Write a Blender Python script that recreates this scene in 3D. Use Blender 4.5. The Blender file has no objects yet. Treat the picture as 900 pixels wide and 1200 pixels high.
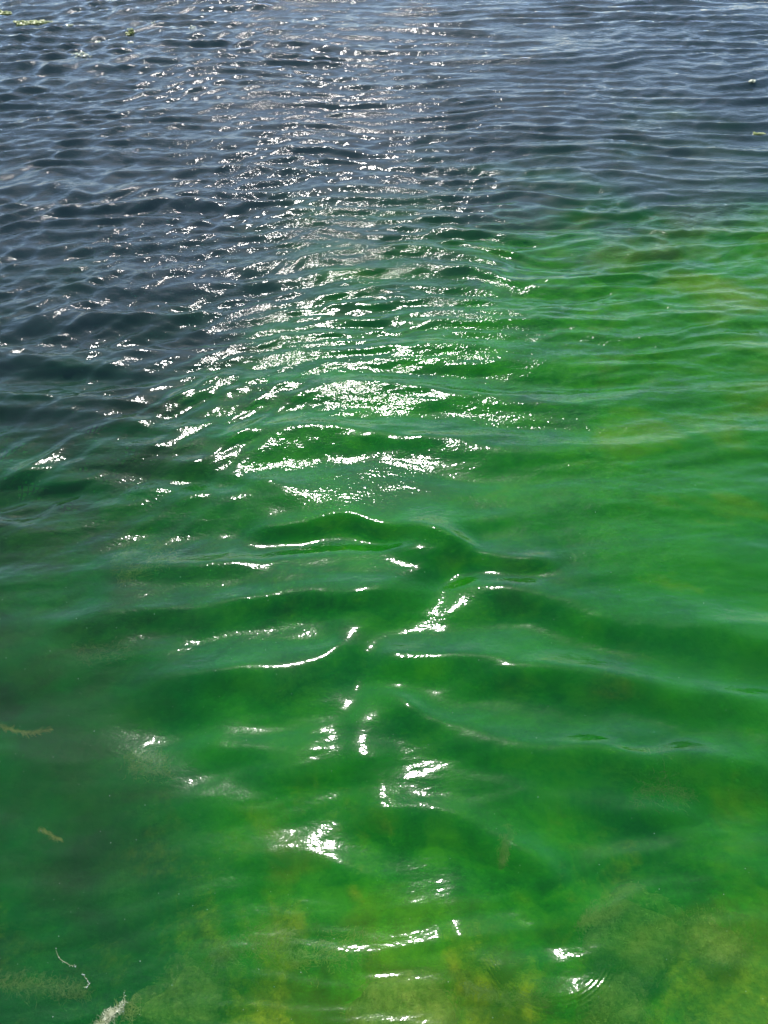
import bpy, math, random
import numpy as np
from mathutils import Vector, Matrix

# ------------------------------------------------------------------ camera, sky, sun
S = bpy.context.scene
R = math.radians
H_CAM = 3.0
PITCH = 48.0                      # degrees below the horizon
FPX = 960.0                       # focal length in photo pixels (photo 900 x 1200)
cam_d = bpy.data.cameras.new('camera')
cam = bpy.data.objects.new('camera', cam_d)
S.collection.objects.link(cam)
cam.location = (0, 0, H_CAM)
cam.rotation_euler = (R(90 - PITCH), 0, 0)
cam_d.sensor_fit = 'VERTICAL'
cam_d.sensor_height = 24.0
cam_d.lens = 24.0 * FPX / 1200.0
cam_d.clip_start = 0.05
cam_d.clip_end = 3000
S.camera = cam

SUN_EL, SUN_AZ = 51.0, -3.0       # azimuth measured from +Y, positive to the right
w = bpy.data.worlds.new("World"); S.world = w; w.use_nodes = True
nt = w.node_tree; nt.nodes.clear()
sky = nt.nodes.new('ShaderNodeTexSky'); sky.sky_type = 'NISHITA'; sky.sun_disc = False
sky.sun_elevation = R(SUN_EL); sky.sun_rotation = R(SUN_AZ)
sky.air_density = 1.0; sky.dust_density = 0.6; sky.ozone_density = 3.0
bg = nt.nodes.new('ShaderNodeBackground'); bg.inputs['Strength'].default_value = 0.15
wo = nt.nodes.new('ShaderNodeOutputWorld')
nt.links.new(sky.outputs[0], bg.inputs[0]); nt.links.new(bg.outputs[0], wo.inputs[0])

sl = bpy.data.lights.new('sun', 'SUN'); sl.energy = 3.6; sl.angle = R(0.53); sl.color = (1.0, 0.96, 0.9)
so = bpy.data.objects.new('sun', sl); S.collection.objects.link(so)
sd = Vector((math.sin(R(SUN_AZ)) * math.cos(R(SUN_EL)), math.cos(R(SUN_AZ)) * math.cos(R(SUN_EL)), math.sin(R(SUN_EL))))
so.rotation_euler = sd.to_track_quat('Z', 'Y').to_euler()
so.location = (0, 0, 20)

S.view_settings.view_transform = 'Standard'; S.view_settings.look = 'None'
S.view_settings.exposure = 0.7; S.view_settings.gamma = 1.0
S.cycles.max_bounces = 8; S.cycles.transmission_bounces = 4; S.cycles.glossy_bounces = 3
S.cycles.diffuse_bounces = 2; S.cycles.volume_bounces = 1; S.cycles.transparent_max_bounces = 8
S.cycles.caustics_refractive = True; S.cycles.caustics_reflective = False
S.cycles.sample_clamp_indirect = 3.0
S.cycles.sample_clamp_direct = 26.0
S.cycles.use_denoising = True

# ------------------------------------------------------------------ helpers
rng = np.random.default_rng(7)
random.seed(5)

def ground(px, py, z=0.0):
    """the point of the horizontal plane z seen at photo pixel (px, py)"""
    a = (px - 450.0) / FPX; b = -(py - 600.0) / FPX
    p = R(PITCH)
    d = np.array([a, math.cos(p) + b * math.sin(p), -math.sin(p) + b * math.cos(p)])
    t = (z - H_CAM) / d[2]
    return d[0] * t, d[1] * t

def vnoise(x, y, seed=0):
    """smooth value noise in -1..1"""
    r = np.random.default_rng(seed).random((256, 256)) * 2 - 1
    xi = np.floor(x).astype(int); yi = np.floor(y).astype(int)
    fx = x - xi; fy = y - yi
    fx = fx * fx * fx * (fx * (fx * 6 - 15) + 10); fy = fy * fy * fy * (fy * (fy * 6 - 15) + 10)
    g = lambda a, b: r[(a & 255), (b & 255)]
    return (g(xi, yi) * (1 - fx) + g(xi + 1, yi) * fx) * (1 - fy) + (g(xi, yi + 1) * (1 - fx) + g(xi + 1, yi + 1) * fx) * fy

def fbm(x, y, seed=0, n=4, gain=.5):
    s = 0; a = 1; t = 0
    for k in range(n):
        s = s + a * vnoise(x * 2 ** k + 17.3 * k, y * 2 ** k - 9.1 * k, seed + k); t += a; a *= gain
    return s / t

def sstep(a, b, v):
    t = np.clip((v - a) / (b - a), 0, 1)
    return t * t * (3 - 2 * t)

# the edge of the shallow shelf, traced as a line on the water plane
EDGE = [ground(*p) for p in [(-300, 580), (-100, 530), (60, 490), (160, 435), (260, 395), (380, 358), (520, 318), (660, 285), (800, 262), (950, 248), (1200, 235)]]
EX = np.array([e[0] for e in EDGE]); EY = np.array([e[1] for e in EDGE])

def shelf(x, y):
    """0 on the shallow shelf, 1 in the deep part"""
    ye = np.interp(x, EX, EY)
    n = fbm(x * .9, y * .9, 40, 4) * .55
    return sstep(-.1, 1.8, (y - ye) * .62 + n)

def bed_z(x, y):
    d = shelf(x, y)
    near = -.62 + .12 * sstep(1.5, .6, y) + .16 * sstep(.2, 1.6, x) * sstep(2.2, 3.6, y) + .10 * fbm(x * 1.1 + 3, y * 1.1, 60, 5)
    left = sstep(-.1, -1.8, x) * .3
    return near * (1 - d) + d * (-2.6) - left + .05 * fbm(x * 4, y * 4, 70, 3)

# ------------------------------------------------------------------ the water's surface as a height field
def crest(pts, amp, wf, wb, ends=.25):
    """one wave: its crest line through photo points, steep front towards the viewer, gentle back"""
    q = sorted(ground(*p) for p in pts)
    X = np.array([a[0] for a in q]); Y = np.array([a[1] for a in q])
    xs = np.arange(X[0] - 1, X[-1] + 1, .005)
    m0 = (Y[1] - Y[0]) / (X[1] - X[0]); m1 = (Y[-1] - Y[-2]) / (X[-1] - X[-2])
    yy = np.interp(xs, X, Y) + np.minimum(xs - X[0], 0) * m0 * .5 + np.maximum(xs - X[-1], 0) * m1 * .5
    g = np.exp(-(np.arange(-48, 49) * .005 / .05) ** 2 / 2); g /= g.sum()
    yy = np.convolve(np.pad(yy, 48, 'edge'), g, 'valid')
    return X, Y, amp, wf, wb, ends, xs, yy

WAVES = [
    crest([(300, 622), (390, 610), (450, 625), (540, 642)], .016, .055, .13, .10),
    crest([(470, 655), (540, 652), (640, 660)], .014, .06, .12, .12),
    crest([(100, 722), (250, 716), (380, 702), (460, 698), (500, 668), (520, 650)], .020, .085, .17, .2),
    crest([(560, 690), (680, 715), (800, 745), (960, 768)], .018, .09, .22, .25),
    crest([(180, 800), (330, 795), (385, 782), (425, 738)], .021, .10, .15, .18),
    crest([(440, 772), (520, 778), (620, 784), (720, 790), (830, 818), (960, 850)], .024, .10, .17, .15),
    crest([(455, 822), (500, 846), (560, 858), (640, 872), (760, 885), (930, 905)], .020, .10, .13, .15),
    crest([(240, 868), (330, 880), (420, 870), (470, 862)], .008, .08, .12, .12),
    crest([(330, 905), (420, 892), (520, 900), (640, 925), (800, 960)], .012, .10, .14, .2),
    crest([(430, 945), (520, 948), (600, 985), (650, 1030)], .018, .09, .13, .12),
    crest([(300, 1010), (350, 1000), (400, 1010), (450, 1030)], .006, .07, .10, .10),
    crest([(530, 1085), (570, 1135), (620, 1162), (670, 1172), (720, 1150)], .006, .06, .12, .06),
    crest([(-40, 760), (60, 765), (150, 770)], .004, .12, .2, .2),
    crest([(60, 600), (150, 595), (240, 560)], .005, .08, .16, .15),
    crest([(100, 545), (200, 540), (330, 560)], .010, .07, .14, .15),
]

def build_spectrum():
    comps = []
    r = np.random.default_rng(11)
    def add(n, lmin, lmax, th, spread, steep, kind):
        for i in range(n):
            lam = math.exp(r.uniform(math.log(lmin), math.log(lmax)))
            a = th + r.normal() * spread
            comps.append((lam, R(a), steep * lam / (2 * math.pi) * r.uniform(.5, 1.3) / math.sqrt(n), r.uniform(0, 6.283), kind))
    add(10, .34, .48, 91, 7, .37, 'main')
    add(16, .16, .27, 91, 5.0, .35, 'far')      # propagation along Y: crests run across the frame
    add(6, .9, 1.9, 80, 25, .05, 'swell')
    add(24, .10, .2, 92, 13, .28, 'chop')
    add(12, .14, .25, 128, 4, .22, 'diag')        # crossing set, lines rise to the right
    add(26, .06, .13, 96, 24, .25, 'fine')
    return comps

def height(x, y, res):
    """res: local grid spacing, waves shorter than about 4 cells are faded out"""
    wx = x + .10 * vnoise(x * .8, y * .8, 1) + .03 * vnoise(x * 2.6, y * 2.6, 2)
    wy = y + .16 * vnoise(x * .7 + 5, y * .9, 3) + .05 * vnoise(x * 1.9, y * 2.4, 4)
    dist = sstep(1.7, 4.0, y + .5 * vnoise(x * .6, y * .6, 5))        # calmer in the lee near the viewer
    dist2 = sstep(2.5, 4.8, y + .6 * vnoise(x * .7, y * .7, 15))
    left = sstep(.3, -1.8, x)
    patch = .75 + .45 * vnoise(x * .7, y * .7, 6)
    patch2 = .75 + .6 * vnoise(x * 1.1 + 9, y * 1.1, 8)
    deepw = sstep(3.0, 5.5, y)
    env = {'far': deepw * (.6 + .4 * patch), 'main': (.70 + .30 * dist) * (.2 + .8 * sstep(.7, 1.7, y)) * (1 - .75 * deepw) * patch * (1 - .35 * left * (1 - dist)),
           'swell': .35 + .65 * dist,
           'chop': (.29 + .71 * dist2) * patch2,
           'diag': (.10 + .9 * dist) * (.35 + .75 * left) * patch,
           'fine': .85 * (.10 + .90 * dist2) * (.65 + .5 * vnoise(x * 1.6, y * 1.6, 9))}
    h = np.zeros_like(x)
    for lam, a, amp, ph, kind in build_spectrum():
        k = 2 * math.pi / lam
        s = k * (wx * math.cos(a) + wy * math.sin(a)) + ph
        c = np.cos(s)
        sharp = .22 if kind in ('main', 'chop', 'diag', 'far') else .1
        v = c + sharp * np.cos(2 * s) + sharp * .35 * np.cos(3 * s)
        fade = np.clip((lam / res - 1.8) / 1.6, 0, 1)
        h += amp * env[kind] * v * fade
    wob = .02 * vnoise(x * 5, y * 5, 21) + .035 * vnoise(x * 2, y * 2, 22)
    for X, Y, amp, wf, wb, ends, cxs, cys in WAVES:
        yc = np.interp(x, cxs, cys)
        sl_ = np.interp(x, cxs, np.gradient(cys, cxs))
        d = (yc - y) / np.sqrt(1 + sl_ ** 2) + wob
        along = sstep(X[0] - ends, X[0] + ends * .6, x) * sstep(X[-1] + ends, X[-1] - ends * .6, x)
        f = np.where(d > 0, np.exp(-(d / wf) ** 2 * 1.0), np.exp(-(np.sqrt((d / wb) ** 2 + .035) - .187) * 1.25))
        amp = amp * 2.5
        h += amp * along * f - amp * .4 * along * np.exp(-((d - wf * 1.9) / (wf * 1.3)) ** 2)
    # capillary trains running ahead of two of the crests
    for cx, cy, r0, ph0, aw in [(*ground(640, 1090), .20, 0, R(75)), (*ground(455, 740), .16, .5, R(60))]:
        rr = np.hypot(x - cx, y - cy); an = np.arctan2(x - cx, -(y - cy))
        h += .0009 * np.exp(-((rr - r0 - .03) / .03) ** 2) * np.exp(-(an / aw) ** 4) * np.cos((rr - r0) * 2 * math.pi / .013)
    return h

def strictly(a):
    return np.array(sorted(set(np.round(a, 6))))

# rows: even in photo pixels over the frame, then growing away and behind
rows_in = [ground(450, p)[1] for p in np.linspace(1290, -60, 1080)]
far = [rows_in[-1] * 1.02 ** k for k in range(1, 210)]
far = [f for f in far if f < 600]
near = [rows_in[0] - .012 * (1.09 ** k - 1) / .09 for k in range(1, 60)]
near = [n for n in near if n > -25]
ys = np.array(near[::-1] + rows_in + far)
us = np.concatenate([-(1 + .004 * (1.075 ** np.arange(90, 0, -1) - 1) / .075), np.linspace(-1, 1, 740), 1 + .004 * (1.075 ** np.arange(1, 91) - 1) / .075])
half = np.maximum(.56 * np.hypot(np.maximum(ys, 0), H_CAM), .1) * .95
Xg = us[None, :] * half[:, None]
Yg = np.repeat(ys[:, None], len(us), 1)
dx = np.abs(np.gradient(Xg, axis=1)); dy = np.abs(np.gradient(Yg, axis=0))
Zg = height(Xg, Yg, np.maximum(dx, dy * .8))

def grid_mesh(name, X, Y, Z, flip=False):
    nr, nc = X.shape
    co = np.stack([X, Y, Z], -1).reshape(-1, 3).astype(np.float32)
    i = np.arange(nr * nc).reshape(nr, nc)
    q = np.stack([i[:-1, :-1], i[:-1, 1:], i[1:, 1:], i[1:, :-1]], -1).reshape(-1, 4)
    if flip: q = q[:, ::-1]
    me = bpy.data.meshes.new(name)
    me.vertices.add(len(co)); me.vertices.foreach_set('co', co.ravel())
    me.loops.add(q.size); me.loops.foreach_set('vertex_index', q.ravel().astype(np.int32))
    me.polygons.add(len(q)); me.polygons.foreach_set('loop_start', np.arange(0, q.size, 4, dtype=np.int32))
    me.polygons.foreach_set('use_smooth', np.ones(len(q), bool))
    me.update(calc_edges=True)
    return me

def link(name, me, mat, parent=None, **props):
    o = bpy.data.objects.new(name, me); S.collection.objects.link(o)
    if mat and not me.materials: me.materials.append(mat)
    if parent: o.parent = parent
    for k, v in props.items(): o[k] = v
    return o

# ------------------------------------------------------------------ materials
def newmat(name):
    m = bpy.data.materials.new(name); m.use_nodes = True
    m.node_tree.nodes.clear()
    return m, m.node_tree

def N(t, kind, **kw):
    n = t.nodes.new(kind)
    for k, v in kw.items():
        if k in n.inputs: n.inputs[k].default_value = v
        else: setattr(n, k, v)
    return n

def math_n(t, op, a, b=None, c=None):
    n = t.nodes.new('ShaderNodeMath'); n.operation = op
    for i, v in enumerate((a, b, c)):
        if v is None: continue
        if isinstance(v, (int, float)): n.inputs[i].default_value = v
        else: t.links.new(v, n.inputs[i])
    return n.outputs[0]

def ramp(t, fac, stops):
    n = t.nodes.new('ShaderNodeValToRGB'); e = n.color_ramp.elements
    while len(e) < len(stops): e.new(.5)
    for s, (p, c) in zip(e, stops): s.position = p; s.color = (*c, 1) if len(c) == 3 else c
    t.links.new(fac, n.inputs[0]); return n.outputs[0]

def noise(t, vec, scale, detail=3, rough=.5, sx=1, sy=1, rot=0, lac=2.0, dist=0):
    mp = t.nodes.new('ShaderNodeMapping'); mp.inputs['Scale'].default_value = (sx, sy, 1); mp.inputs['Rotation'].default_value = (0, 0, rot)
    t.links.new(vec, mp.inputs[0])
    n = t.nodes.new('ShaderNodeTexNoise'); n.inputs['Scale'].default_value = scale; n.inputs['Detail'].default_value = detail
    n.inputs['Roughness'].default_value = rough; n.inputs['Lacunarity'].default_value = lac; n.inputs['Distortion'].default_value = dist
    t.links.new(mp.outputs[0], n.inputs['Vector']); return n.outputs['Fac']

def water_material():
    m, t = newmat('lake_water')
    out = N(t, 'ShaderNodeOutputMaterial')
    geo = N(t, 'ShaderNodeNewGeometry'); P = geo.outputs['Position']
    # --- wind ripples too fine for the mesh, heights in metres
    r1 = noise(t, P, 26, 2, .5, 1, 1.9, .15)           # about 4 cm
    r2 = noise(t, P, 55, 2.5, .55, 1, 1.25, -.3)          # about 1.5 cm
    gust = noise(t, P, 1.3, 3, .5, 1, 1)
    sep = N(t, 'ShaderNodeSeparateXYZ'); t.links.new(P, sep.inputs[0])
    away = N(t, 'ShaderNodeMapRange', interpolation_type='SMOOTHSTEP'); away.inputs['From Min'].default_value = 1.4; away.inputs['From Max'].default_value = 4.2
    away.inputs['To Min'].default_value = .34; away.inputs['To Max'].default_value = .72
    t.links.new(sep.outputs['Y'], away.inputs['Value'])
    gm = N(t, 'ShaderNodeMapRange'); gm.inputs['From Min'].default_value = .32; gm.inputs['From Max'].default_value = .62
    gm.inputs['To Min'].default_value = .25; gm.inputs['To Max'].default_value = 1.2
    t.links.new(gust, gm.inputs['Value'])
    amp = math_n(t, 'MULTIPLY', away.outputs[0], gm.outputs[0])
    r0 = noise(t, P, 9, 2, .5, .8, 1.5, .1)            # about 11 cm, only where the mesh grows coarse
    fa = N(t, 'ShaderNodeMapRange', interpolation_type='SMOOTHSTEP'); fa.inputs['From Min'].default_value = 4.5; fa.inputs['From Max'].default_value = 9.0
    fa.inputs['To Min'].default_value = 0.0; fa.inputs['To Max'].default_value = .012
    t.links.new(sep.outputs['Y'], fa.inputs['Value'])
    hh = math_n(t, 'ADD', math_n(t, 'MULTIPLY', r1, .0048), math_n(t, 'MULTIPLY', math_n(t, 'MULTIPLY', r2, math_n(t, 'ADD', away.outputs[0], .03)), .0050))
    hh = math_n(t, 'MULTIPLY', hh, amp)
    hh = math_n(t, 'ADD', hh, math_n(t, 'MULTIPLY', r0, fa.outputs[0]))
    b = N(t, 'ShaderNodeBump'); b.inputs['Strength'].default_value = 1; b.inputs['Distance'].default_value = 1
    t.links.new(hh, b.inputs['Height'])
    fr = N(t, 'ShaderNodeFresnel'); fr.inputs['IOR'].default_value = 1.333
    t.links.new(b.outputs[0], fr.inputs['Normal'])
    gl = N(t, 'ShaderNodeBsdfGlossy'); gr = N(t, 'ShaderNodeMapRange'); gr.inputs['From Min'].default_value = 1.5; gr.inputs['From Max'].default_value = 5.0; gr.inputs['To Min'].default_value = .13; gr.inputs['To Max'].default_value = .07
    gl.distribution = 'BECKMANN'
    t.links.new(sep.outputs['Y'], gr.inputs['Value']); t.links.new(gr.outputs[0], gl.inputs['Roughness']); gl.inputs['Color'].default_value = (1, 1, 1, 1)
    t.links.new(b.outputs[0], gl.inputs['Normal'])
    rf = N(t, 'ShaderNodeBsdfRefraction'); rf.inputs['IOR'].default_value = 1.333; rf.inputs['Roughness'].default_value = .02
    t.links.new(b.outputs[0], rf.inputs['Normal'])
    tr = N(t, 'ShaderNodeBsdfTransparent')
    mx = N(t, 'ShaderNodeMixShader'); mx.inputs[0].default_value = .52
    t.links.new(rf.outputs[0], mx.inputs[1]); t.links.new(tr.outputs[0], mx.inputs[2])
    # algae suspended right up to the surface: their light comes back diffusely, by how much algae the place holds
    at = N(t, 'ShaderNodeAttribute', attribute_name='algae')
    cn = noise(t, P, 1.5, 5, .6, 1, 1.6, .2, dist=.5)
    ca = N(t, 'ShaderNodeAttribute', attribute_name='algae_tint')
    tint = math_n(t, 'ADD', ca.outputs['Fac'], math_n(t, 'MULTIPLY', math_n(t, 'SUBTRACT', cn, .5), 1.5))
    acol = ramp(t, tint, [(.0, (.012, .040, .008)), (.35, (.001, .095, .008)), (.65, (.008, .165, .002)), (1.0, (.115, .225, .001))])
    sm = N(t, 'ShaderNodeMix', data_type='RGBA'); cf = math_n(t, 'MULTIPLY', at.outputs['Fac'], 2.2); cf.node.use_clamp = True; t.links.new(cf, sm.inputs['Factor']); sm.inputs[6].default_value = (.070, .108, .118, 1); t.links.new(acol, sm.inputs[7])
    df = N(t, 'ShaderNodeBsdfDiffuse'); t.links.new(sm.outputs[2], df.inputs['Color'])
    ma = N(t, 'ShaderNodeMixShader')
    t.links.new(math_n(t, 'MULTIPLY_ADD', at.outputs['Fac'], .27, .21), ma.inputs[0]); t.links.new(mx.outputs[0], ma.inputs[1]); t.links.new(df.outputs[0], ma.inputs[2])
    mx = ma
    m2 = N(t, 'ShaderNodeMixShader')
    # part of the surface is roughened by capillaries finer than the bump: a soft sheen round the glints
    g2 = N(t, 'ShaderNodeBsdfGlossy'); g2.inputs['Roughness'].default_value = .20; g2.inputs['Color'].default_value = (1, 1, 1, 1)
    t.links.new(b.outputs[0], g2.inputs['Normal'])
    mg = N(t, 'ShaderNodeMixShader'); sh = N(t, 'ShaderNodeMapRange', interpolation_type='SMOOTHSTEP'); sh.inputs['From Min'].default_value = 1.6; sh.inputs['From Max'].default_value = 4.6
    sh.inputs['To Min'].default_value = .17; sh.inputs['To Max'].default_value = 0.0
    t.links.new(sep.outputs['Y'], sh.inputs['Value']); t.links.new(sh.outputs[0], mg.inputs[0])
    t.links.new(gl.outputs[0], mg.inputs[1]); t.links.new(g2.outputs[0], mg.inputs[2])
    t.links.new(fr.outputs[0], m2.inputs[0]); t.links.new(mx.outputs[0], m2.inputs[1]); t.links.new(mg.outputs[0], m2.inputs[2])
    t.links.new(m2.outputs[0], out.inputs['Surface'])
    va = N(t, 'ShaderNodeVolumeAbsorption'); va.inputs['Color'].default_value = (.22, .66, .60, 1); va.inputs['Density'].default_value = 1.05
    vs = N(t, 'ShaderNodeVolumeScatter'); vs.inputs['Color'].default_value = (.42, .52, .56, 1); vs.inputs['Density'].default_value = .07; vs.inputs['Anisotropy'].default_value = .3
    ad = N(t, 'ShaderNodeAddShader'); t.links.new(va.outputs[0], ad.inputs[0]); t.links.new(vs.outputs[0], ad.inputs[1])
    t.links.new(ad.outputs[0], out.inputs['Volume'])
    return m

def bed_material():
    m, t = newmat('lake_bed_algae')
    out = N(t, 'ShaderNodeOutputMaterial')
    geo = N(t, 'ShaderNodeNewGeometry'); P = geo.outputs['Position']
    a = noise(t, P, 1.3, 4, .6, dist=.5); bq = noise(t, P, 3.6, 5, .65); c = noise(t, P, 14, 5, .65)
    green = ramp(t, bq, [(.38, (.008, .08, .008)), (.48, (.04, .34, .01)), (.58, (.20, .60, .01))])
    brown = ramp(t, c, [(.38, (.04, .08, .01)), (.5, (.26, .27, .015)), (.60, (.80, .60, .03))])
    mk = math_n(t, 'ADD', math_n(t, 'MULTIPLY', a, .55), math_n(t, 'MULTIPLY', bq, .45))
    sep = N(t, 'ShaderNodeSeparateXYZ'); t.links.new(P, sep.inputs[0])
    nr = N(t, 'ShaderNodeMapRange', interpolation_type='SMOOTHSTEP'); nr.inputs['From Min'].default_value = 2.2; nr.inputs['From Max'].default_value = .4
    nr.inputs['To Min'].default_value = -.10; nr.inputs['To Max'].default_value = .045
    t.links.new(sep.outputs['Y'], nr.inputs['Value'])
    mk = ramp(t, math_n(t, 'ADD', mk, nr.outputs[0]), [(.505, (0, 0, 0)), (.57, (1, 1, 1))])
    mix = N(t, 'ShaderNodeMix', data_type='RGBA'); t.links.new(mk, mix.inputs['Factor']); t.links.new(green, mix.inputs[6]); t.links.new(brown, mix.inputs[7])
    # yellow-green weed on the right of the shelf, dark weed on the left of it
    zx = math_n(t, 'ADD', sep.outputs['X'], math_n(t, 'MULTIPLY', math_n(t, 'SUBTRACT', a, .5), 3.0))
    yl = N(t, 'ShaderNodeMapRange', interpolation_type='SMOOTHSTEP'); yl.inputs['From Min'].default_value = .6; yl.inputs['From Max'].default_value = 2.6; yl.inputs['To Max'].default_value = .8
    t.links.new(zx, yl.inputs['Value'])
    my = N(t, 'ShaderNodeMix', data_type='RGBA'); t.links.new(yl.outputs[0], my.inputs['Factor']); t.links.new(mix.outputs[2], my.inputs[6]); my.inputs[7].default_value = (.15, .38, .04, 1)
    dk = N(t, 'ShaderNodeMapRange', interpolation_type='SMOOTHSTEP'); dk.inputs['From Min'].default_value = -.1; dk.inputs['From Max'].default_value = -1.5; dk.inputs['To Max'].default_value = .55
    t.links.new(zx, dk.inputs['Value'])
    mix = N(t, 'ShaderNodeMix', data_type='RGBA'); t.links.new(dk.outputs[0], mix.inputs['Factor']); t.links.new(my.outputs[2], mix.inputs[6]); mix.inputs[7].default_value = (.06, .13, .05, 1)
    # deep mud away from the shelf
    deep = N(t, 'ShaderNodeMapRange'); deep.inputs['From Min'].default_value = -.85; deep.inputs['From Max'].default_value = -1.7
    t.links.new(sep.outputs['Z'], deep.inputs['Value'])
    mix2 = N(t, 'ShaderNodeMix', data_type='RGBA'); t.links.new(deep.outputs[0], mix2.inputs['Factor']); t.links.new(mix.outputs[2], mix2.inputs[6]); mix2.inputs[7].default_value = (.05, .06, .05, 1)
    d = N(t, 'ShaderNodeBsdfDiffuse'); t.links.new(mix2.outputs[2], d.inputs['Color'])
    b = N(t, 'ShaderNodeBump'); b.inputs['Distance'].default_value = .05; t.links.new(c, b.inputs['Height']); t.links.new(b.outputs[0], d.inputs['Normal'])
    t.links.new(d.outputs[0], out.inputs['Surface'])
    return m

# ------------------------------------------------------------------ water body (closed: wavy top, sides and floor below the bed) and lake bed
def bloom_amount(x, y):
    """how much algae hangs in the water: 1 over the shelf, fading in ragged wisps towards the open water"""
    ye = np.interp(x, EX, EY)
    n = fbm(x * .8 + 4, y * .8, 44, 5) * 1.1 + .35 * vnoise(x * 3, y * 5, 46)
    return 1 - sstep(-2.1, 1.7, (y - ye) * .8 + n)

def tint_amount(x, y):
    """0 grey-green water, .5 emerald, 1 yellow-green"""
    right = .36 * sstep(.6, 2.4, x + .4 * vnoise(x, y, 48)) * sstep(.9, 2.2, y)
    bank = .40 * sstep(1.5, .5, y + .3 * vnoise(x * 1.4, y, 49)) * sstep(-.9, -.3, x)
    left = .30 * sstep(-.2, -1.5, x + .3 * vnoise(x * .8, y, 50))
    return np.clip(.45 + right + bank - left, 0, 1)

def water_body():
    nr, nc = Xg.shape
    me = grid_mesh('lake_water', Xg, Yg, Zg)
    import bmesh
    # skirt and floor so that the water is a closed volume
    top = np.arange(nr * nc).reshape(nr, nc)
    rim = list(top[0, :-1]) + list(top[:-1, -1]) + list(top[-1, ::-1][:-1]) + list(top[::-1, 0][:-1])
    co = np.zeros(nr * nc * 3, np.float32); me.vertices.foreach_get('co', co); co = co.reshape(-1, 3)
    base = nr * nc
    low = co[rim].copy(); low[:, 2] = -6
    allco = np.concatenate([co, low])
    qs = np.stack([top[:-1, :-1], top[:-1, 1:], top[1:, 1:], top[1:, :-1]], -1).reshape(-1, 4)
    n = len(rim)
    j = np.arange(n); jn = (j + 1) % n; rim = np.array(rim)
    side = np.stack([rim[jn], rim[j], base + j, base + jn], -1)
    loops = np.concatenate([qs.ravel(), side.ravel(), (base + j)[::-1]]).astype(np.int32)
    starts = np.concatenate([np.arange(0, (len(qs) + n) * 4, 4), [(len(qs) + n) * 4]]).astype(np.int32)
    m2 = bpy.data.meshes.new('lake_water')
    m2.vertices.add(len(allco)); m2.vertices.foreach_set('co', allco.ravel())
    m2.loops.add(len(loops)); m2.loops.foreach_set('vertex_index', loops)
    m2.polygons.add(len(starts)); m2.polygons.foreach_set('loop_start', starts)
    sm = np.zeros(len(starts), bool); sm[:len(qs)] = True
    m2.polygons.foreach_set('use_smooth', sm)
    m2.update(calc_edges=True)
    A = bloom_amount(Xg, Yg) * (1 - .5 * sstep(1.9, .7, Yg + .5 * vnoise(Xg * 1.3, Yg, 97))); T = tint_amount(Xg, Yg)
    for nm, F in (('algae', A), ('algae_tint', T)):
        at = m2.attributes.new(nm, 'FLOAT', 'POINT'); at.data.foreach_set('value', np.concatenate([F.ravel(), np.zeros(n)]).astype(np.float32))
    bpy.data.meshes.remove(me)
    return m2

link('lake_water', water_body(), water_material(), kind='structure', label='rippled green lake water with sun glitter')

by = np.concatenate([-25 + np.arange(24) * 1.0, np.linspace(-1, 14, 360), 14.5 * 1.06 ** np.arange(1, 64)])
bu = np.concatenate([-(6.2 * 1.1 ** np.arange(48, 0, -1)), np.linspace(-6.2, 6.2, 300), 6.2 * 1.1 ** np.arange(1, 49)])
BX, BY = np.meshgrid(bu, by)
link('lake_bed', grid_mesh('lake_bed', BX, BY, bed_z(BX, BY)), bed_material(), kind='structure')

# the green bloom hanging in the water over the shelf: a closed cloud, thin at its rim, uneven on top
def bloom_mesh():
    yy_ = np.linspace(-2.5, 9.5, 300); xx_ = np.linspace(-5.5, 6.5, 300)
    X, Y = np.meshgrid(xx_, yy_)
    m = bloom_amount(X, Y + .5)
    m = m * sstep(-5.4, -4, X) * sstep(6.4, 5, X) * sstep(-2.4, -1.5, Y) * sstep(9.4, 8, Y)
    n = fbm(X * .75 + 2, Y * .75, 90, 4) * .5 + .5
    thin = .75 * sstep(-.1, -1.7, X + .7 * vnoise(X, Y * .9, 95))       # clearer, darker water on the left
    clear = .5 * sstep(1.9, .8, Y + .5 * vnoise(X * 1.3, Y, 97))       # and near the bank
    cut = np.clip((n - .5) * 2.2 * .35 + .18 + thin * .5 + clear, 0, 1)
    top = -.125 - .9 * (1 - m) - .5 * cut
    bot = np.minimum(-1.05 + 0 * X, top - .002)
    i = np.arange(X.size).reshape(X.shape); nv = X.size
    co = np.concatenate([np.stack([X, Y, top], -1).reshape(-1, 3), np.stack([X, Y, bot], -1).reshape(-1, 3)])
    a = np.stack([i[:-1, :-1], i[:-1, 1:], i[1:, 1:], i[1:, :-1]], -1).reshape(-1, 4)
    b = a[:, ::-1] + nv
    rim = np.array(list(i[0, :-1]) + list(i[:-1, -1]) + list(i[-1, ::-1][:-1]) + list(i[::-1, 0][:-1]))
    rn = np.roll(rim, -1)
    q = np.concatenate([a, b, np.stack([rn, rim, rim + nv, rn + nv], -1)])
    me = bpy.data.meshes.new('algae_bloom')
    me.vertices.add(len(co)); me.vertices.foreach_set('co', co.astype(np.float32).ravel())
    me.loops.add(q.size); me.loops.foreach_set('vertex_index', q.ravel().astype(np.int32))
    me.polygons.add(len(q)); me.polygons.foreach_set('loop_start', np.arange(0, q.size, 4, dtype=np.int32))
    me.update(calc_edges=True)
    return me
M_bloom, t_ = newmat('algae_bloom')
o_ = N(t_, 'ShaderNodeOutputMaterial')
v1 = N(t_, 'ShaderNodeVolumeScatter'); v1.inputs['Color'].default_value = (.015, .60, .03, 1); v1.inputs['Density'].default_value = 1.5; v1.inputs['Anisotropy'].default_value = .2
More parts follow.
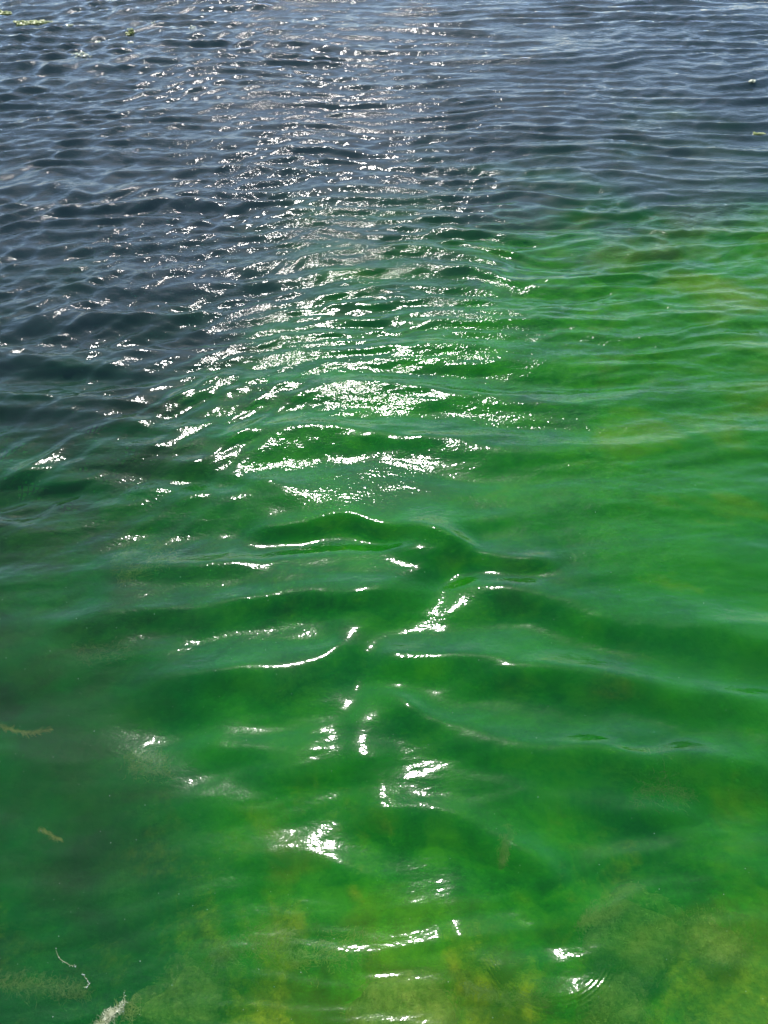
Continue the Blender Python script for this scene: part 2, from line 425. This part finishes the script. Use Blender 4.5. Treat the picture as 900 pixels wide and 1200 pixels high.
v2 = N(t_, 'ShaderNodeVolumeAbsorption'); v2.inputs['Color'].default_value = (.30, .97, .22, 1); v2.inputs['Density'].default_value = .8
v3 = N(t_, 'ShaderNodeAddShader'); t_.links.new(v1.outputs[0], v3.inputs[0]); t_.links.new(v2.outputs[0], v3.inputs[1]); t_.links.new(v3.outputs[0], o_.inputs['Volume'])
link('algae_bloom', bloom_mesh(), M_bloom, kind='stuff')

# ------------------------------------------------------------------ weed, stones and specks
def leaf_material(name, c1, c2, rough=.5, trans=.35):
    m, t = newmat(name)
    out = N(t, 'ShaderNodeOutputMaterial'); geo = N(t, 'ShaderNodeNewGeometry')
    n1 = noise(t, geo.outputs['Position'], 38, 3, .6)
    col = ramp(t, n1, [(.35, c1), (.65, c2)])
    p = N(t, 'ShaderNodeBsdfPrincipled'); t.links.new(col, p.inputs['Base Color']); p.inputs['Roughness'].default_value = rough
    tl = N(t, 'ShaderNodeBsdfTranslucent'); t.links.new(col, tl.inputs['Color'])
    mx = N(t, 'ShaderNodeMixShader'); mx.inputs[0].default_value = trans
    t.links.new(p.outputs[0], mx.inputs[1]); t.links.new(tl.outputs[0], mx.inputs[2]); t.links.new(mx.outputs[0], out.inputs['Surface'])
    return m

M_float = leaf_material('floating_weed', (.20, .26, .05), (.52, .56, .20), .35)
M_pale = leaf_material('pale_weed', (.34, .40, .26), (.62, .64, .45), .3)
M_gold = leaf_material('golden_weed', (.34, .34, .05), (.72, .66, .14), .5, .45)
M_ochre = leaf_material('ochre_weed', (.20, .24, .05), (.50, .46, .12), .5, .45)
M_foam = leaf_material('bleached_weed', (.22, .26, .10), (.72, .70, .48), .10, .2)
M_stalk = leaf_material('weed_stalk', (.22, .26, .12), (.42, .42, .24), .3, .2)
M_bubble = leaf_material('wet_speck', (.5, .52, .42), (.85, .86, .78), .2, .2)

def surf_z(x, y):
    return float(height(np.array([x]), np.array([y]), np.array([.01]))[0])

class Ribbons:
    def __init__(self): self.v = []; self.f = []
    def ribbon(self, pts, wid, tilt=0.0):
        b = len(self.v); n = len(pts)
        for k, p in enumerate(pts):
            q = pts[min(k + 1, n - 1)] - pts[max(k - 1, 0)]
            sd_ = Vector((-q.y, q.x, 0)); sd_ = sd_.normalized() if sd_.length > 1e-9 else Vector((1, 0, 0))
            sd_ = (sd_ + Vector((0, 0, tilt))).normalized()
            ww = wid * .5 * (1 - .75 * abs(2 * k / (n - 1) - 1) ** 2.5)
            self.v += [p - sd_ * ww, p + sd_ * ww]
        for k in range(n - 1):
            a = b + 2 * k; self.f.append((a, a + 1, a + 3, a + 2))
    def blob(self, c, r_):
        b = len(self.v)
        for dx_, dy_, dz_ in ((1,0,0),(-1,0,0),(0,1,0),(0,-1,0),(0,0,1),(0,0,-1)):
            k = r_ * random.uniform(.7, 1.3); self.v.append(c + Vector((dx_, dy_, dz_)) * k)
        for a, b2, c2 in ((0,2,4),(2,1,4),(1,3,4),(3,0,4),(2,0,5),(1,2,5),(3,1,5),(0,3,5)): self.f.append((b + a, b + b2, b + c2))
    def build(self, name, mat, loc=(0, 0, 0), parent=None, **props):
        me = bpy.data.meshes.new(name); me.from_pydata([tuple(v) for v in self.v], [], self.f)
        me.polygons.foreach_set('use_smooth', [True] * len(me.polygons)); me.update()
        o = link(name, me, mat, parent, **props); o.location = loc
        return o

def strand(rb, start, ang, length, wid, wander=.5, drop=0.0, n=7, z_fn=None, zoff=0):
    p = Vector(start); pts = [p.copy()]
    for k in range(n):
        ang += random.gauss(0, wander) * .6
        p = p + Vector((math.cos(ang), math.sin(ang), -drop + random.gauss(0, .08))) * (length / n)
        pts.append(p.copy())
    rb.ribbon(pts, wid, random.uniform(-.5, .5))

def patch_outline(u, seed):
    """random point in an uneven unit blob"""
    a = random.uniform(0, 6.283); rr = math.sqrt(random.random())
    k = .72 + .28 * math.sin(a * 2 + seed) + .16 * math.sin(a * 5 + seed * 2.3)
    return rr * math.cos(a) * k, rr * math.sin(a) * k

def floating_patch(name, px, py, wpx, hpx, n, mat, leaf, label, cat, group=None, sink=0.0, rot=0.0):
    """a mat of small leaves lying on the surface, following its waves"""
    x, y = ground(px, py); x1, _ = ground(px + wpx / 2, py); _, y1 = ground(px, py - hpx / 2)
    rx, ry = abs(x1 - x), abs(y1 - y)
    pts = [patch_outline(0, px * .37 + k * 0) for k in range(n)]
    X = np.array([p[0] * rx * math.cos(rot) - p[1] * ry * math.sin(rot) for p in pts]); Y = np.array([p[0] * rx * math.sin(rot) + p[1] * ry * math.cos(rot) for p in pts])
    Z = height(X + x, Y + y, np.full(n, .04))
    rb = Ribbons()
    for k in range(n):
        a = random.uniform(0, 6.283); L = leaf * random.uniform(.6, 1.4)
        c = Vector((X[k], Y[k], Z[k] + random.uniform(.002, .012) - sink * random.random()))
        dv = Vector((math.cos(a), math.sin(a), random.uniform(-.1, .45))) * L * .5
        rb.ribbon([c - dv, c + Vector((0, 0, L * .12)), c + dv], L * random.uniform(.3, .55), random.uniform(-.4, .4))
    return rb.build(name, mat, (x, y, 0), label=label, category=cat, **({'group': group} if group else {}))

G1 = 'floating weed at the far end of the water'
floating_patch('floating_weed', 37, 27, 42, 6.5, 460, M_float, .034, 'long yellow-green floating weed mat, the largest at the top left', 'water weed', G1)
floating_patch('floating_weed', 4, 15, 20, 4.5, 200, M_float, .034, 'yellow-green floating weed mat cut by the left edge of the photo', 'water weed', G1)
floating_patch('floating_weed', 83, 32, 12, 3.0, 40, M_pale, .030, 'tiny pale weed clump just right of the longest floating mat', 'water weed', G1)
floating_patch('floating_weed', 152, 38, 11, 5.0, 90, M_float, .030, 'small diamond-shaped green weed clump, right of the other small clumps', 'water weed', G1)
floating_patch('floating_weed', 114, 48, 9, 3.0, 45, M_pale, .030, 'small pale weed clump above the thin drifting weed streak', 'water weed', G1)
floating_patch('floating_weed', 95, 65, 32, 6.0, 130, M_pale, .026, 'thin pale green drifting weed streak, lowest of the weed at the top left', 'water weed', G1, .02)
floating_patch('floating_weed', 153, 50, 8, 2.5, 22, M_pale, .026, 'tiny white weed speck below the diamond-shaped clump', 'water weed', G1)
floating_patch('floating_weed', 226, 33, 9, 7.0, 60, M_pale, .026, 'faint green sunken weed tuft on a dark wave near the top left', 'water weed', G1, .05)
floating_patch('floating_weed', 180, 27, 9, 3.0, 30, M_pale, .026, 'faint green weed fleck on the wave left of the sunken tuft', 'water weed', G1, .03)
floating_patch('floating_weed', 889, 158, 13, 3.5, 90, M_float, .026, 'bright yellow weed clump near the right edge of the water', 'water weed', G1)
floating_patch('floating_weed', 880, 99, 11, 2.5, 45, M_pale, .026, 'pale small weed clump near the right edge, higher than the yellow one', 'water weed', G1)

def tg(s_):
    return max(-1.35, min(1.35, random.gauss(0, 1))) * s_

def sunk_weed(name, path, z, width, n, mat, label, L=.06, wid=.0035, parent=None, cat='water weed', thick=.03, spread_end=.3):
    """a tangle of filaments along a line of photo points, at depth z"""
    L *= .42; wid *= .8; n = int(n * 1.9)
    if z < -.05: z -= .17
    P = [Vector((*ground(a, b, z), z)) for a, b in path]
    c = sum(P, Vector()) / len(P)
    rb = Ribbons()
    for k in range(n):
        u = random.random() * (len(P) - 1); i = min(int(u), len(P) - 2); f = u - i
        q = P[i].lerp(P[i + 1], f); dd = P[i + 1] - P[i]
        s_ = width * (1 - .6 * abs(2 * u / (len(P) - 1) - 1) ** 2)
        q = q + (lambda a_, k_: Vector((math.cos(a_) * k_, math.sin(a_) * k_, tg(thick))))(random.uniform(0, 6.283), abs(random.gauss(0, 1)) * s_) - c
        q.z = min(q.z, -.012 - c.z)
        strand(rb, q, math.atan2(dd.y, dd.x) + random.gauss(0, spread_end * 2), L * random.uniform(.4, 1.4), wid * random.uniform(.6, 1.5), .7 if spread_end > .13 else .3)
    return rb.build(name, mat, c, parent, label=label, category=cat) if parent is None else rb.build(name, mat, (0, 0, 0), parent)

sunk_weed('weed_strand', [(-12, 850), (10, 855), (30, 860), (55, 857)], -.035, .0022, 80, M_gold, 'golden weed strand lying just under the surface at the left edge', .07, .0028, thick=.004, spread_end=.12)
sunk_weed('weed_strand', [(46, 972), (56, 976), (64, 982), (72, 985)], -.05, .0035, 50, M_gold, 'short golden weed strand in the dark water at the lower left', .03, .0026, thick=.005, spread_end=.25)
sunk_weed('weed_clump', [(150, 900), (172, 903), (198, 905)], -.13, .022, 170, M_gold, 'blurred golden oval weed clump below the left wave band', .05, .0032)
sunk_weed('weed_clump', [(138, 684), (160, 668), (205, 652)], -.12, .028, 150, M_gold, 'wispy golden weed clump under the smooth water at the left', .09, .0028, spread_end=.15)
sunk_weed('weed_clump', [(90, 770), (110, 772), (150, 764)], -.14, .022, 100, M_ochre, 'thin ochre weed wisps in the dark green wave at the left', .07, .0028, spread_end=.2)
sunk_weed('weed_clump', [(588, 980), (592, 995), (590, 1012)], -.10, .010, 110, M_gold, 'upright golden weed clump beneath the sun glints at the lower centre', .05, .003)
sunk_weed('weed_clump', [(676, 1085), (700, 1078), (722, 1072)], -.12, .024, 260, M_gold, 'bright golden weed clump left of the big rounded stone', .05, .0035)
sunk_weed('weed_clump', [(540, 1155), (590, 1168), (640, 1172)], -.14, .018, 200, M_ochre, 'ochre weed band beneath the curved ripple at the bottom', .06, .003)
sunk_weed('weed_clump', [(740, 935), (775, 925), (800, 940)], -.22, .04, 150, M_ochre, 'faint ochre weed clump below the right dark wave', .07, .0035)
sunk_weed('weed_clump', [(250, 1130), (290, 1110), (340, 1108)], -.20, .04, 190, M_ochre, 'ochre weed patch in bright green water left of the bottom centre', .07, .0035)
sunk_weed('weed_clump', [(0, 1155), (50, 1158), (100, 1165)], -.13, .022, 190, M_ochre, 'long ochre weed band in the bottom left corner', .07, .003)
sunk_weed('weed_clump', [(330, 1130), (390, 1120), (440, 1108)], -.22, .04, 150, M_gold, 'yellow weed haze below the two bottom sun glints', .07, .0035)

# bleached weed breaking the surface in the lower left corner
x0, y0 = ground(126, 1192)
rb = Ribbons()
for k in range(520):
    a, b = patch_outline(0, 2.1)
    q = Vector((a * .055 + b * .022, b * .04 + a * .036, 0)); q.z = surf_z(x0 + q.x, y0 + q.y) - .004 + random.random() * .012 * (1 - math.hypot(a, b))
    strand(rb, q, random.uniform(0, 6.28), random.uniform(.008, .022), random.uniform(.0008, .0022), 1.2, n=4)
rb.build('surface_weed', M_foam, (x0, y0, 0), label='white glistening weed tuft breaking the surface at the bottom left', category='water weed')
rb = Ribbons()
for k in range(160):
    q = Vector((random.gauss(0, .02), random.gauss(0, .02), -.02 + random.gauss(0, .004)))
    strand(rb, q, random.uniform(0, 6.28), random.uniform(.01, .03), .002, 1.0, n=4)
x1_, y1_ = ground(150, 1182)
rb.build('surface_weed', M_ochre, (x1_, y1_, 0), label='ochre weed tuft just under the surface, right of the white tuft', category='water weed')

def floating_stalk(path, label, lift=.003, wid=.0014, bubbles=14, group=None):
    P = [Vector((*ground(a, b), 0)) for a, b in path]
    c = P[0].copy(); fine = []
    for i in range(len(P) - 1):
        for k in range(6):
            q = P[i].lerp(P[i + 1], k / 6) + Vector((random.gauss(0, .0015), random.gauss(0, .0015), 0))
            q.z = surf_z(q.x, q.y) + lift; fine.append(q - c)
    rb = Ribbons(); rb.ribbon(fine, wid * 1.3, .3)
    o = bpy.data.objects.new('weed_stalk', None); S.collection.objects.link(o); o.location = c
    o['label'] = label; o['category'] = 'weed stalk'
    rb.build('stalk', M_stalk, (0, 0, 0), o)
    for k in range(bubbles):
        q = random.choice(fine) + Vector((random.gauss(0, .002), random.gauss(0, .002), .002))
        bb = Ribbons(); bb.blob(Vector(), random.uniform(.0009, .0019)); bb.build('bud', M_bubble, q, o)
    return o
floating_stalk([(65, 1112), (70, 1124), (82, 1131), (91, 1132)], 'curved floating stalk with pale buds, upper of the two at the left', bubbles=12)
floating_stalk([(97, 1140), (101, 1148), (105, 1152), (103, 1156), (98, 1157)], 'short hooked floating stalk above the white weed tuft')
floating_stalk([(146, 1160), (145, 1168), (147, 1174), (144, 1183), (145, 1190)], 'thin upright stalk beside the white weed tuft', bubbles=4)

def stone(px, py, z, r_, sq, label, weed_mat, seed, cover=1.0):
    """a rounded stone on the bed with its coat of weed"""
    x, y = ground(px, py, z)
    zb = float(bed_z(np.array([x]), np.array([y]))[0])
    n1, n2 = 20, 32
    th = np.linspace(0, math.pi, n1)[:, None]; ph = np.linspace(0, 2 * math.pi, n2 + 1)[None, :]
    d = np.stack([np.sin(th) * np.cos(ph), np.sin(th) * np.sin(ph), np.cos(th) + 0 * ph], -1)
    rr = 1 + .22 * vnoise(d[..., 0] * 1.7 + seed, d[..., 1] * 1.7 + d[..., 2] * 1.3, seed) + .07 * vnoise(d[..., 0] * 5 + seed, d[..., 1] * 5 + d[..., 2] * 4, seed + 1)
    rr[:, -1] = rr[:, 0]
    hgt = max(z - zb, .12)
    V = d * rr[..., None] * np.array([r_, r_ * sq, hgt * .95])
    o = bpy.data.objects.new('submerged_stone', None); S.collection.objects.link(o); o.location = (x, y, zb)
    o['label'] = label; o['category'] = 'stone'; o['group'] = 'stones on the lake bed'
    link('rock', grid_mesh('rock', V[..., 0], V[..., 1], V[..., 2], True), M_rock, o)
    rb = Ribbons()
    for k in range(int(700 * cover)):
        i = random.randrange(0, n1 // 2 - 1); j = random.randrange(n2)
        if random.random() < .35 and i < 4: continue
        q = Vector(V[i, j]) * 1.01 + Vector((random.gauss(0, .01), random.gauss(0, .01), 0))
        strand(rb, q, math.atan2(q.y, q.x) + random.gauss(0, .8), random.uniform(.010, .028), random.uniform(.002, .005), .9, .3, n=4)
    rb.build('weed_cover', weed_mat, (0, 0, 0), o)
    return o

def rock_material():
    m, t = newmat('algae_covered_stone')
    out = N(t, 'ShaderNodeOutputMaterial'); geo = N(t, 'ShaderNodeNewGeometry')
    a = noise(t, geo.outputs['Position'], 9, 5, .6); c = noise(t, geo.outputs['Position'], 40, 4, .6)
    col = ramp(t, math_n(t, 'ADD', math_n(t, 'MULTIPLY', a, .6), math_n(t, 'MULTIPLY', c, .4)), [(.38, (.10, .18, .03)), (.5, (.28, .36, .06)), (.62, (.60, .54, .12))])
    d = N(t, 'ShaderNodeBsdfDiffuse'); t.links.new(col, d.inputs['Color'])
    b = N(t, 'ShaderNodeBump'); b.inputs['Distance'].default_value = .03; t.links.new(c, b.inputs['Height']); t.links.new(b.outputs[0], d.inputs['Normal'])
    t.links.new(d.outputs[0], out.inputs['Surface']); return m
M_rock = rock_material()
stone(745, 1100, -.43, .20, .75, 'large rounded submerged stone with a golden rim at the lower right', M_gold, 3, .5)
stone(830, 1110, -.47, .12, .8, 'smaller ochre submerged stone right of the large rounded one', M_ochre, 8, .5)
stone(720, 1185, -.43, .12, .9, 'ochre weedy stone beside the curved ripple at the bottom right', M_gold, 12, .5)
stone(470, 1185, -.42, .18, .8, 'broad olive submerged stone at the bottom centre', M_ochre, 15, .4)
stone(215, 1175, -.42, .16, .8, 'dim olive stone to the right of the white weed tuft', M_ochre, 25, .4)

# drifting specks, too many and too small to count
rb = Ribbons()
for k in range(520):
    px = random.uniform(-40, 940); py = random.uniform(560, 1230)
    if px > 330 and random.random() < .55: continue
    x, y = ground(px, py); rb.blob(Vector((x, y, surf_z(x, y) + .0005)), random.choice((.0007, .0009, .0012, .0016)))
rb.build('floating_specks', M_bubble, kind='stuff')
